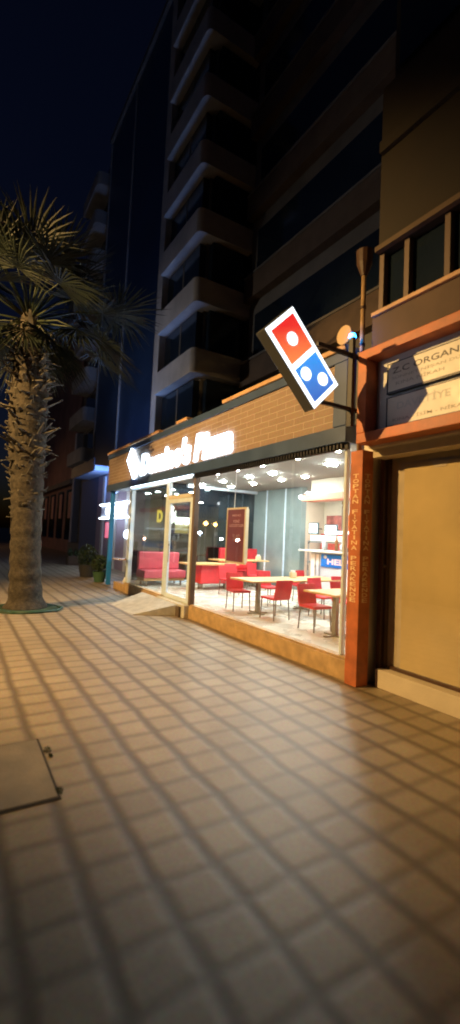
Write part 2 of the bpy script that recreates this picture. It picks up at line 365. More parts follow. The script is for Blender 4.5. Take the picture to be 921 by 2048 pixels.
br.box(3.70, 3.745, 3.57, 3.64, 2.9, 3.93); br.box(3.84, 3.885, 3.57, 3.64, 2.95, 3.8)
br.build('bracket', M_navyd, P, bevel=.004)
# blue LED
MB().lathe((3.78, 3.66, 3.93), [(.015, 0), (.038, .015), (.045, .045), (.032, .08), (.006, .095)], 14).build('blue_beacon', emis('led_blue', (.02, .25, 1), 22), None, smooth=True, label='small glowing blue beacon on the fascia corner', cat='beacon light')
# dish-like disc
DS = thing('round_disc', (3.95, 3.85, 4.0), 'tan oval disc standing up on the fascia corner behind the blue light', 'disc')
n = 28; dm = MB(); dm.prism([(3.84, 3.86+.115*math.cos(t*2*PI/n), 4.09+.115*math.sin(t*2*PI/n)) for t in range(n)], (.012, 0, 0)); dm.build('disc', mat('disc_tan', (.62, .42, .20), .5), DS)
MB().tube([(3.87, 3.86, 4.0), (3.9, 3.86, 3.9)], .012).build('stem', M_navyd, DS)

# ------------------------------------------------------------------ orange column with vertical lettering
CO = thing('column', (3.95, 3.68, 0), 'orange square column with cream stacked lettering between shop and shutter', 'column')
MB().box(3.90, 4.08, 3.56, 3.74, 0, 2.66).build('shaft', M_orange, CO, bevel=.006)
words = "TOPTAN FİYATINA PERAKENDE"
zt = 2.40; stepz = (2.40-.93)/25
mA = MB(); mB2 = MB()
for i, chx in enumerate(words):
    if chx == ' ': continue
    z = zt-(i+1)*stepz
    for tgt, rv, org in ((mA, (0, -1, 0), (3.898, 3.65, z)), (mB2, (1, 0, 0), (3.99, 3.558, z))):
        wd = .024 if chx in 'Iİ' else .085
        t = text_pts(chx, rv, (0, 0, 1), org, width=wd, height=.047 if chx != 'İ' else .058, bold=.01, depth=.002, align='CENTER')
        tgt.add(t.v, t.f)
M_let = mat('cream_lettering', (.88, .68, .42), .6)
mA.build('street_lettering', M_let, CO); mB2.build('side_lettering', M_let, CO)
# drain pipe
DP = thing('drain_pipe', (3.93, 3.66, 2.66), 'tan drain pipe with blackened hopper running up between the two facades', 'drain pipe')
MB().tube([(3.93, 3.65, 2.665), (3.93, 3.65, 4.75)], .028, 12).build('pipe', mat('tan_pipe', (.42, .28, .15), .5, var=.3, vs=12), DP, smooth=True)
MB().tube([(3.93, 3.65, 4.751), (3.93, 3.65, 4.9), (3.93, 3.65, 5.05)], [.035, .09, .10], 12).build('hopper', M_dframe, DP)
for z in (3.3, 3.9, 4.35): MB().tube([(3.93, 3.65, z), (3.93, 3.65, z+.03)], .035, 12).build('pipe_clip', M_dframe, DP)

# ------------------------------------------------------------------ right building with shutter window and sign
R_ = thing('brown_building', (3.95, 0, 0), 'brown rendered building at the right with a window band above the orange sign', 'building')
MB().box(3.97, 12, -8, 3.54, 2.70, 4.20).build('wall', M_brown, R_)
MB().box(3.93, 4.1, -8, 3.53, 4.203, 4.25).build('window_sill', M_trim, R_, bevel=.006)
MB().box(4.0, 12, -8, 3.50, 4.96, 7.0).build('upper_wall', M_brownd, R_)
MB().box(3.93, 3.998, -8, 3.50, 4.96, 5.02).build('window_lintel', M_brown, R_)
MB().box(4.1, 12, -8, 3.50, 4.255, 4.957).build('window_glazing', M_dglass, R_)
for y in (3.47, 3.13, 2.65, 1.9, 1.1): MB().box(4.02, 4.098, y-.03, y+.03, 4.253, 4.957).build('mullion', M_tanframe, R_)
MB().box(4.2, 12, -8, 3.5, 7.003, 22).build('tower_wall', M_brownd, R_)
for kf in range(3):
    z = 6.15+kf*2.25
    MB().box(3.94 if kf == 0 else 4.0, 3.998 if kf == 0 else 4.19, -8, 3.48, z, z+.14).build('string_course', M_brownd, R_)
MB().box(4.15, 4.197, -8, 3.4, 7.3, 8.3).build('window_glazing', M_dglass, R_)
MB().box(4.30, 12, -8, 3.55, 0, 2.695).build('shop_wall', M_slat, R_)
MB().box(4.13, 4.299, -8, 3.5, 0, .20).build('window_base', M_cream, R_, bevel=.006)
MB().box(4.24, 4.299, 3.47, 3.5, .2, 2.69).build('window_jamb', M_dframe, R_, bevel=.004)
MB().box(4.20, 4.299, 3.50, 3.558, 0, 2.69).build('window_jamb', M_dframe, R_, bevel=.004)
MB().box(4.26, 4.299, -8, 3.43, .202, .24).build('window_rail', M_dframe, R_)
MB().box(4.29, 4.2995, -8, 3.34, .245, 2.53).build('backing', M_slat, R_) if False else None
bl = MB(); bl.box(4.27, 4.296, -8, 3.28, .245, 2.50); bl.build('roller_blind', M_blind, R_)
nt_ = MB(); nt_.prism([(4.266, 2.95, 2.502), (4.266, 2.74, 2.502), (4.266, 2.78, 2.43), (4.266, 2.91, 2.43)], (.003, 0, 0)); nt_.build('blind_bracket', M_slat, R_)
MB().box(4.235, 4.24, -8, 3.43, .242, 2.69).build('window_pane', M_glass, R_)
MB().box(3.92, 4.13, -8, 3.5, 2.665, 2.698).build('shutter_housing', M_cream, R_)
MB().box(4.0, 4.2, -8, 3.5, 2.57, 2.663).build('shutter_box', M_slat, R_)
MB().tube([(4.215, 3.47, 1.35), (4.16, 3.47, 1.35)], .02).build('lock', M_dframe, R_)

# framed plaque sign
B = thing('framed_signboard', (3.8, 2, 3.2), 'wide orange framed signboard with two pale lettered plaques above the blind', 'signboard')
fm = MB(); X0, X1 = 3.72, 3.965
fm.box(X0, X1, -1.2, 3.50, 3.62, 3.72); fm.box(X0, X1, -1.2, 3.50, 2.69, 2.80); fm.box(X0, X1, 3.38, 3.502, 2.801, 3.619)
fm.build('orange_frame', M_orange, B, bevel=.006)
MB().box(3.90, 3.964, -1.2, 3.379, 2.801, 3.619).build('back_panel', mat('pale_grey_panel', (.55, .56, .55), .5, var=.06), B)
M_plq = mat('plaque_face', (.62, .60, .53), .4, var=.05)
for (z0, z1) in ((3.22, 3.52), (2.85, 3.15)):
    pq = MB().box(3.86, 3.898, -1.0, 3.20, z0, z1); PQ = pq.build('plaque', M_plq, B)
    e = MB(); e.box(3.855, 3.898, -1.0, 3.215, z0-.022, z0-.001); e.box(3.855, 3.898, 3.202, 3.214, z0, z1); e.box(3.855, 3.898, -1, 3.215, z1+.001, z1+.008); e.build('plaque_edge', M_navyd, PQ)
    def T(s, y, z, h, wd, m, b=.004): text_pts(s, (0, -1, 0), (0, 0, 1), (3.8595, y, z), width=wd, height=h, bold=b, depth=-.002).build('lettering', m, PQ)
    mt = mat('sign_text', (.10, .10, .09), .6); mt2 = mat('sign_text_faded', (.33, .33, .28), .6)
    if z0 > 3:
        T('Z.C ORGANİZASYON', 3.15, z1-.115, .085, 1.35, mt, .01)
        T('SÜNNET NİŞAN DÜĞÜN', 3.15, z1-.185, .045, .95, mt2); T('KINA NİKAH', 3.10, z1-.245, .045, .55, mt2)
    else:
        T('DAVETİYE', 3.08, z1-.14, .10, .6, mat('sign_text_pale', (.50, .52, .48), .5), .02)
        T('KINA - İSİM - NİKAH ŞEKERİ', 3.13, z0+.03, .05, 1.15, mt2, .01)

# ------------------------------------------------------------------ buildings behind
def balcony(parent, x0, x1, y0, y1, z0, z1, rad=.25, m=None):
    """parapet + slab with a rounded near street corner"""
    pts = [(x1, y1), (x0, y1)]
    for i in range(7):
        a = PI+ i*PI/2/6; pts.append((x0+rad+rad*math.cos(a), y0+rad+rad*math.sin(a)))
    pts.append((x1, y0))
    o = MB().prism([(x, y, z0) for x, y in pts], (0, 0, z1-z0)).build('balcony', m or M_bal, parent)
    MB().box(x0+.08, x1-.02, y0+.15, y1-.05, z1+.002, z1+.03).build('railing_cap', M_grey, o)
    return o
TB = thing('balcony_tower', (6.8, 13.9, 0), 'tall dark tower with pale stacked wraparound balconies behind the shop', 'tower')
MB().box(7.0, 16, 13.9, 17.25, 0, 27).build('wall', M_grey, TB)
MB().box(6.5, 6.999, 16.75, 17.27, 0, 27).build('corner_pier', M_bal, TB)
for i in range(8):
    z = 4.62+i*2.46
    balcony(TB, 6.4, 8.6, 13.4, 16.74, z, z+.85, rad=.22)
    MB().box(6.75, 6.998, 13.95, 16.7, z+.88, z+2.4).build('window', M_dglass, TB)
    MB().box(6.74, 6.748, 15.2, 15.28, z+.88, z+2.4).build('window_mullion', M_grey, TB)
    MB().box(7.1, 8.55, 13.62, 13.898, z+.88, z+2.4).build('window', M_dglass, TB)
LC = thing('ledge_building', (8.6, 7.7, 0), 'dark apartment facade with long ledges between tower and brown building', 'apartment building')
MB().box(8.6, 16, 3.6, 13.39, 4.0, 27).build('wall', M_grey, LC)
for i in range(7):
    z = 7.6+i*3.1
    MB().box(8.3, 8.599, 3.6, 13.38, z-.7, z+.12).build('balcony', M_brown, LC)
    MB().box(8.27, 8.60, 3.6, 13.38, z+.122, z+.19).build('ledge', M_grey, LC)
    MB().box(8.57, 8.598, 4.5, 13.0, z+.4, z+1.9).build('window', M_dglass, LC)
BG = thing('blue_lit_glass_building', (6.4, 17.3, 0), 'tall building clad in dark glass coloured as if lit blue, with one thin vertical joint', 'office building')
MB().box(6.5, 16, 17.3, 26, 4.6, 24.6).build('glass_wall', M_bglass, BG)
for y in (21.6, 25.9): MB().box(6.44, 6.498, y, y+.10, 4.6, 24.5).build('vertical_joint', M_bal, BG)
MB().box(6.35, 16, 17.3, 26.0, 24.602, 24.9).build('roof_edge', M_grey, BG)
MB().box(5.1, 5.998, 20.0, 24.5, 4.3, 4.5).build('canopy', mat('blue_lit_soffit', (.45, .50, .6), .6), BG, bevel=.01)  # blue light from the sign partly put into the soffit colour
MB().box(5.05, 5.098, 20.0, 24.5, 4.25, 4.8).build('canopy_edge', M_navyd, BG)
MB().box(6.0, 16, 22.6, 26.0, 0, 4.29).build('blue_lit_pier', mat('blue_lit_render', (.10, .15, .30), .7, var=.1), BG)  # pier stands in blue light, which is put into its colour
MB().box(6.0, 16, 17.3, 22.59, 0, 4.29).build('shop_wall', mat('mauve_wall', (.40, .32, .42), .7, var=.1), BG)
for y in (17.6, 19.3, 21.2): MB().box(5.93, 5.998, y, y+.35, 0, 4.2).build('pilaster', M_wht, BG)
EB = thing('far_balcony_building', (6.4, 26.2, 0), 'dark apartment block with projecting grey balconies beyond the palm', 'apartment building')
MB().box(6.9, 16, 26.2, 31, 0, 23).build('wall', M_grey, EB)
MB().box(6.5, 6.899, 30.5, 31, 0, 8).build('pier', mat('pale_pier', (.36, .40, .52), .7), EB)
for i in range(8):
    z = 5.6+i*2.4
    balcony(EB, 5.9, 6.899, 26.6, 30.2, z, z+.8, rad=.3)
    MB().box(6.85, 6.898, 27, 30, z+.9, z+2.2).build('window', M_dglass, EB)
gf = MB().box(6.3, 6.9, 26.2, 30.4, 0, .8); gf.build('ground_wall', M_grey, EB)
FB = thing('distant_building', (6.4, 31.2, 0), 'low dark reddish building with tall window bays at the far end', 'building')
MB().box(6.8, 16, 31.2, 60, 0, 19).build('wall', mat('dull_red_render', (.24, .14, .12), .8, var=.25, vs=.8), FB)
for i in range(7):
    y = 31.8+i*3.2
    MB().box(6.72, 6.798, y, y+1.9, .9, 4.4).build('window', M_dglass, FB)
    MB().box(6.70, 6.718, y+.2, y+1.1, 2.4, 4.2).build('window_board', mat('dull_pink_board', (.5, .28, .24), .8), FB)
MB().box(6.4, 6.719, 31.2, 60, 4.7, 5.0).build('cornice', M_grey, FB)
# neighbour sign
NS = thing('blue_shop_sign', (5.6, 18.2, 2.4), 'blue lit shop sign between two white light strips beyond the terrace', 'shop sign')
MB().box(5.56, 5.7, 16.2, 20.2, 2.20, 2.72).build('sign_panel', emis('neighbour_blue', (.01, .03, .25), .4), NS)
for z in (2.13, 2.725): MB().box(5.5, 5.6, 16.0, 20.3, z, z+.06).build('light_strip', emis('strip_white', (.7, .85, 1), 9), NS)
oval = MB(); oval.prism([(5.55, 19.1+.42*math.cos(t*2*PI/24), 2.46+.2*math.sin(t*2*PI/24)) for t in range(24)], (.008, 0, 0)); oval.build('oval_emblem', emis('strip_white', (.8, .9, 1), 5), NS)
MB().box(5.545, 5.558, 16.75, 18.3, 2.28, 2.64).build('lit_panel', emis('strip_white', (.8, .9, 1), 5), NS, bevel=.03)
MB().box(5.95, 5.99, 20.3, 20.8, 1.3, 2.0).build('red_lightbox', emis('redbox', (1, .12, .25), .8), None, label='small pink red lit box under the blue shop sign', cat='light box')
MB().lathe((5.6, 16.6, 1.35), [(.05, 0), (.13, .06), (.15, .16), (.12, .28), (.04, .34)], 14).build('globe_lamp', emis('globe', (.6, .8, 1), 5), None, smooth=True, label='small round glowing lamp below the blue shop sign', cat='lamp')
bl2 = bpy.data.lights.new('blue_fill', 'AREA'); bl2.energy = 300; bl2.color = (.18, .38, 1); bl2.size = 3; bl2.size_y = .3; bl2.shape = 'RECTANGLE'  # added area light without a fixture, for blue glow around the sign
bo = bpy.data.objects.new('blue_fill', bl2); COL.objects.link(bo); bo.location = (5.2, 18.0, 3.1)
bo.rotation_euler = Vector((-.6, .25, .75)).to_track_quat('-Z', 'Y').to_euler()

# yellow lit sign seen through the side glazing
YS = thing('yellow_sign', (6.0, 14.2, 2.35), 'warm yellow and white lit lettering seen through the side glazing', 'lit sign')
E_y = emis('yellow_light', (1, .62, .04), 3); E_wy = emis('warm_white_light', (1, .9, .65), 9)

# ------------------------------------------------------------------ interior lights
def grp_lab(x, y):
    rows = {5.1: 'in the row by the front glass', 5.9: 'in the cool white middle row', 6.7: 'in the row nearest the counter', 9.0: 'of the kitchen lamps'}
    ys = sorted(l[1] for l in LAMPS if l[0] == x) if x != 9.0 else [6.0, 8.5, 10.5]
    od = ['first', 'second', 'third', 'fourth', 'fifth', 'sixth', 'seventh', 'eighth']
    return od[ys.index(y)]+' from the column, '+rows[x]
def disc_light(x, y, rad, strength, col=(1, .97, .9), grp='round ceiling lamps'):
    lab = 'ceiling lamp, ' + grp_lab(x, y)
    o = thing('ceiling_lamp', (x, y, 3.055), lab, 'ceiling lamp', grp)
    MB().lathe((x, y, 3.03), [(rad*.86, 0), (rad*.86, .012)], 20).build('diffuser', emis('lamp_%d_%d' % (strength, int(col[2]*100)), col, strength), o)
    rg = MB(); nn = 20
    rg.lathe((x, y, 3.043), [(rad, 0), (rad*1.05, .006), (rad*1.05, .014)], nn); rg.build('rim', M_wht, o)
    return o
LAMPS = []
for y in (5.18, 6.17, 7.25, 8.16, 9.04, 10.1): LAMPS.append((5.1, y, .052, 600, (.96, 1, .90)))
for y in (6.13, 7.96, 8.86, 10.1, 11.3): LAMPS.append((5.9, y, .125 if y < 7 else .088, 620, (.85, .98, .97)))
for y in (7.8, 8.67, 9.86, 11.0): LAMPS.append((6.7, y, .082, 480, (.98, 1, .88)))
for L_ in LAMPS: disc_light(*L_)
for (x, y) in ((9.0, 6.0), (9.0, 8.5), (9.0, 10.5)): disc_light(x, y, .22, 170, (1, .97, .88), 'kitchen ceiling lamps')

# ------------------------------------------------------------------ chairs and tables
FZ = .25
def make_chair():
    root = thing('chair', (0, 0, 0), 'red chair', 'chair', 'red dining chairs in the shop')
    # front of the chair is +X; backrest at -X
    s_ = MB(); s_.box(-.18, .18, -.175, .175, .335, .375); s_.build('seat', M_red, root, bevel=.012)
    b = MB(); pts = [(-.165, .36), (-.185, .45), (-.205, .56), (-.225, .67)]
    for (a, b_) in zip(pts, pts[1:]):
        b.add([(a[0], -.17, a[1]), (a[0], .17, a[1]), (b_[0], .17, b_[1]), (b_[0], -.17, b_[1]), (a[0]-.025, -.17, a[1]), (a[0]-.025, .17, a[1]), (b_[0]-.025, .17, b_[1]), (b_[0]-.025, -.17, b_[1])],
              [(0, 1, 2, 3), (7, 6, 5, 4), (0, 3, 7, 4), (1, 5, 6, 2)])
    b.add([(-.225, -.17, .67), (-.225, .17, .67), (-.25, .17, .67), (-.25, -.17, .67)], [(0, 1, 2, 3)])
    b.build('backrest', M_red, root)
    for sx_ in (-1, 1):
        for sy_ in (-1, 1):
            MB().tube([(sx_*.16, sy_*.155, .335), (sx_*.185, sy_*.165, 0)], .011, 8).build('leg', M_leg, root)
    return root
chair = make_chair()
CH = [  # x, y, heading (front direction in degrees), label
 (4.60, 7.12, -100, 'red chair at the left end of the long table, behind the hanging menu board'),
 (4.72, 6.15, 92, 'red chair with its back to the street at the near side of the long table'),
 (4.76, 5.20, -92, 'nearest whole red chair, between the long table and the corner table'),
 (5.60, 7.50, -90, 'red chair on the far side of the long table, left of the napkin box'),
 (6.62, 7.60, -90, 'red chair on the far side of the long table, right of the napkin box'),
 (5.72, 6.05, -85, 'red chair half hidden behind the nearest chair and its table'),
 (6.50, 6.25, -90, 'red chair beside the column in front of the counter, farther one'),
 (5.67, 5.42, -90, 'red chair beside the column at the far side of the corner table'),
 (5.75, 4.55, 90, 'red chair under the corner table, mostly hidden by the column'),
 (6.05, 9.55, -90, 'red chair at the back table beside the menu board'),
 (6.85, 9.75, -80, 'red chair at the right end of the back table'),
 (5.55, 9.0, -90, 'red chair in the middle of the room behind the menu board'),
]
used = False
for (x, y, a, lab) in CH:
    if not used: c = chair; c.location = (x, y, FZ); c.rotation_euler = (0, 0, math.radians(a)); c['label'] = lab; used = True
    else: dup(chair, (x, y, FZ), math.radians(a), label=lab)
def table(x0, x1, y0, y1, legs, label, zt=.60):
    cx_, cy_ = (x0+x1)/2, (y0+y1)/2
    t = thing('table', (cx_, cy_, FZ), label, 'table', 'wooden dining tables')
    MB().box(x0, x1, y0, y1, FZ+zt-.03, FZ+zt).build('tabletop', M_wood, t, bevel=.005)
    for (lx, ly) in legs:
        MB().box(lx-.035, lx+.035, ly-.035, ly+.035, FZ+.02, FZ+zt-.031).build('leg', M_base, t, bevel=.004)
        fz = MB(); fz.box(lx-.2, lx+.2, ly-.025, ly+.025, FZ+.003, FZ+.02); fz.box(lx-.024, lx+.024, ly-.2, ly-.026, FZ+.003, FZ+.02); fz.box(lx-.024, lx+.024, ly+.026, ly+.2, FZ+.003, FZ+.02)
        fz.build('foot', M_base, t)
    return t
table(4.45, 6.7, 6.45, 7.2, [(4.75, 6.7), (5.95, 6.9)], 'long pale wooden table in the middle of the shop')
table(4.6, 6.2, 4.62, 5.3, [(4.74, 4.75), (5.8, 4.95)], 'pale wooden table next to the column, partly hidden by it')
table(5.9, 7.5, 10.1, 10.7, [(6.3, 10.4), (7.2, 10.4)], 'small wooden table at the back behind the menu board', .74)
# napkin holders
def napkin(x, y, z, lab):
    t = thing('napkin_box', (x, y, z), lab, 'napkin box', 'table napkin boxes')
    MB().box(x-.06, x+.06, y-.05, y+.05, z, z+.11).build('box', mat('cream_box', (.75, .7, .5), .5), t, bevel=.008)
    MB().box(x-.035, x+.035, y-.03, y+.03, z+.111, z+.15).build('napkins', M_wht, t)
napkin(5.75, 6.95, FZ+.602, 'cream napkin box on the long wooden table')
napkin(7.3, 10.35, FZ+.742, 'small white napkin box on the back table')
# red stool / ottoman next to the column
MB().box(4.75, 5.15, 4.12, 4.5, FZ+.002, FZ+.36).build('red_stool', M_red, None, bevel=.02, label='low red upholstered cube stool beside the column base', cat='stool')
# sofas
def sofa(x0, x1, y0, y1, m, label, bh=.86):
    t = thing('bench_sofa', ((x0+x1)/2, (y0+y1)/2, FZ), label, 'sofa')
    MB().box(x0, x1, y0, y1, FZ+.20, FZ+.40).build('seat', m, t, bevel=.02)
    MB().box(x0, x1, y1-.14, y1, FZ+.402, FZ+bh).build('backrest', m, t, bevel=.03)
    MB().box(x0+.02, x1-.02, y0+.05, y1-.02, FZ+.13, FZ+.198).build('wood_base', M_wood, t)
    for x in (x0+.1, x1-.1):
        for y in (y0+.1, y1-.1): MB().box(x-.02, x+.02, y-.02, y+.02, FZ+.002, FZ+.13).build('leg', M_leg, t)
    return t
sofa(4.18, 5.35, 10.9, 11.5, M_pink, 'long pinkish red bench sofa behind the left window')
sofa(6.6, 7.9, 10.8, 11.4, M_red, 'red bench sofa at the back right of the menu board', 1.02)
rs = MB().box(5.3, 6.3, 9.95, 10.35, FZ+.15, FZ+.62); 
RS = thing('red_bench', (5.8, 10.1, FZ), 'red box bench with pale wooden top seen through the open doorway', 'bench')
rs.build('body', M_red, RS, bevel=.02); MB().box(4.9, 6.35, 9.85, 10.45, FZ+.622, FZ+.66).build('top', M_wood, RS)
MB().box(5.35, 5.45, 10.1, 10.2, FZ, FZ+.149).build('leg', M_leg, RS); MB().box(6.1, 6.2, 10.1, 10.2, FZ, FZ+.149).build('leg', M_leg, RS)

# ------------------------------------------------------------------ menu board hanging by a wire
MBD = thing('menu_board', (4.6, 7.3, 1.1), 'tall maroon menu board in a pale frame hanging on a wire inside the window', 'menu board')
mx_ = 4.62; ya, yb, za, zb = 6.98, 7.70, 1.10, 2.17
mf = MB(); mf.box(mx_, mx_+.03, ya, yb, zb-.035, zb); mf.box(mx_, mx_+.03, ya, yb, za, za+.03); mf.box(mx_-.02, mx_+.05, ya, ya+.045, za+.031, zb-.036); mf.box(mx_, mx_+.03, yb-.03, yb, za+.031, zb-.036)
mf.build('frame', mat('pale_frame', (.68, .60, .42), .5), MBD)
MB().box(mx_+.01, mx_+.02, ya+.045, yb-.03, za+.03, zb-.035).build('panel', M_maroon, MBD)
text_pts('MENÜ', (0, -1, 0), (0, 0, 1), (mx_+.009, 7.5, 2.0), width=.30, height=.05, bold=.01, depth=-.002).build('heading', M_chalk, MBD)
text_pts('YENİ', (0, -1, 0), (0, 0, 1), (mx_+.009, 7.48, 1.88), width=.24, height=.07, bold=.01, depth=-.002).build('heading', M_chalk, MBD)
text_pts('LEZZETLER', (0, -1, 0), (0, 0, 1), (mx_+.009, 7.6, 1.80), width=.52, height=.05, bold=.01, depth=-.002).build('heading', M_chalk, MBD)
text_pts('%40', (0, -1, 0), (0, 0, 1), (mx_+.009, 7.47, 1.53), width=.26, height=.13, bold=.0, depth=-.002).build('discount', mat('dim_letter', (.34, .22, .22), .7), MBD)
MB().tube([(mx_+.015, 7.45, 2.17), (mx_+.015, 7.42, 3.05)], .006, 6).build('wire', M_wht, MBD)

# ------------------------------------------------------------------ counter and kitchen things
CT = thing('service_counter', (7.2, 6, FZ), 'white service counter with a blue banner facing the tables', 'counter')
MB().box(7.12, 7.7, 3.9, 7.98, FZ+.002, 1.34).build('body', M_wht, CT, bevel=.008)
MB().box(7.0, 7.78, 3.9, 8.3, 1.342, 1.39).build('countertop', mat('pale_top', (.6, .62, .58), .3), CT, bevel=.008)
MB().box(7.10, 7.118, 4.4, 7.62, 1.03, 1.31).build('banner', mat('blue_banner', (.01, .16, .60), .4), CT)
text_pts('HELP BAR', (0, -1, 0), (0, 0, 1), (7.098, 7.42, 1.09), width=1.3, height=.13, bold=.035, depth=-.002).build('banner_lettering', mat('white_pink_letters', (.85, .6, .62), .5), CT)
ic = MB(); ic.prism([(7.098, 7.48+.05*math.cos(t*2*PI/12), 1.25+.04*math.sin(t*2*PI/12)) for t in range(12)], (-.002, 0, 0)); ic.build('banner_mark', M_wht, CT)
for y in (7.66, 7.8): MB().box(7.105, 7.118, y, y+.03, FZ+.1, 1.3).build('panel_batten', M_steel, CT)
def scr(name, x, y, z, w_, h_, lab, col=(.75, .95, 1), s=2.0, tilt=0):
    t = thing(name, (x, y, z), lab, 'screen')
    MB().box(x, x+.04, y-w_/2, y+w_/2, z, z+h_).build('frame', mat('screen_frame', (.10, .20, .24), .4), t, bevel=.006)
    MB().box(x-.003, x-.001, y-w_/2+.03, y+w_/2-.03, z+.03, z+h_-.03).build('display', emis('disp', col, s), t)
    MB().tube([(x+.05, y, z+h_/2), (x+.35, y, z+h_/2)], .015, 8).build('arm', M_blk, t)
    return t
scr('order_screen', 9.2, 10.25, 1.80, .42, .34, 'small lit order screen on the kitchen wall, left one')
scr('order_screen', 8.7, 9.0, 1.76, .48, .30, 'wider lit order screen right of the small one')
def poster(y0, y1, z0, z1, col, lab, x=10.58):
    MB().box(x, x+.015, y0, y1, z0, z1).build('wall_poster', mat('poster_%d' % int(col[0]*100+col[2]*10), col, .6, var=.5, vs=5), None, label=lab, cat='poster')
poster(10.45, 11.15, 1.85, 2.45, (.45, .16, .14), 'reddish poster on the kitchen wall left of the orange one')
poster(9.75, 10.38, 1.95, 2.45, (.85, .22, .05), 'bright orange panel on the kitchen wall beside the column')
MB().box(10.3, 10.57, 7.5, 11.1, .26, 1.84).build('red_cabinet', mat('red_cabinet', (.6, .10, .08), .5, var=.2), None, label='red cabinet along the back wall of the kitchen', cat='cabinet')
RK = thing('steel_rack', (8.3, 9.0, FZ), 'stainless steel heating rack with a lit top beside the grey wall', 'rack')
for z in (1.55, 1.0, .55): MB().box(8.25, 8.95, 8.65, 9.4, z, z+.05).build('shelf', M_steel, RK)
for (x, y) in ((8.27, 8.67), (8.27, 9.38), (8.93, 8.67), (8.93, 9.38)): MB().box(x-.015, x+.015, y-.015, y+.015, FZ+.002, 1.549).build('post', M_steel, RK)
MB().box(8.3, 8.9, 8.7, 9.35, 1.605, 1.75).build('lit_hood', emis('hood', (1, .95, .8), 1.0), RK)
MB().box(8.3, 8.9, 8.75, 9.3, .602, .9).build('tray_box', M_wht, RK)
def bottle(x, y, z, h, rad, m, name, lab, cat):
    MB().lathe((x, y, z), [(rad, 0), (rad, h*.6), (rad*.5, h*.78), (rad*.4, h)], 12).build(name, m, None, smooth=True, label=lab, cat=cat)
bottle(7.3, 7.75, 1.392, .30, .05, M_wht, 'bottle', 'white bottle on the left end of the counter', 'bottle')
bottle(7.35, 7.2, 1.392, .22, .07, M_wht, 'jug', 'white jug on the counter right of the bottle', 'jug')
bottle(7.45, 7.5, 1.392, .34, .04, mat('amber', (.3, .12, .04), .3), 'sauce_bottle', 'dark amber sauce bottle on the counter', 'bottle')
TL = thing('cash_register', (7.35, 6.75, 1.392), 'black cash register on the counter next to the column', 'cash register')
rgm = MB(); rgm.prism([(7.2, 6.55, 1.393), (7.6, 6.55, 1.393), (7.6, 6.55, 1.56), (7.45, 6.55, 1.60), (7.2, 6.55, 1.44)], (0, .42, 0)); rgm.build('body', M_blk, TL, bevel=.01)
MB().box(7.5, 7.53, 6.6, 6.92, 1.61, 1.84).build('screen', mat('lilac_screen', (.6, .5, .65), .4), TL, bevel=.006)
SH = thing('counter_shelf', (7.5, 6.6, 1.95), 'white lit shelf above the counter on a thin ceiling rod', 'shelf')
MB().box(7.4, 7.8, 4.0, 7.6, 1.78, 1.84).build('board', emis('shelf_light', (.75, .92, 1), 1.6), SH)
MB().tube([(7.55, 7.45, 1.842), (7.55, 7.45, 2.54)], .014, 8).build('rod', M_leg, SH)
MB().tube([(7.55, 7.3, 1.39), (7.55, 7.3, 1.778)], .02, 8).build('support', M_steel, SH)
MB().lathe((8.0, 9.46, 2.72), [(.03, 0), (.05, .05), (.04, .1)], 10).build('wall_spotlight', emis('spotty', (1, 1, 1), 6), None, label='small white spotlight at the top of the grey wall edge', cat='spotlight')

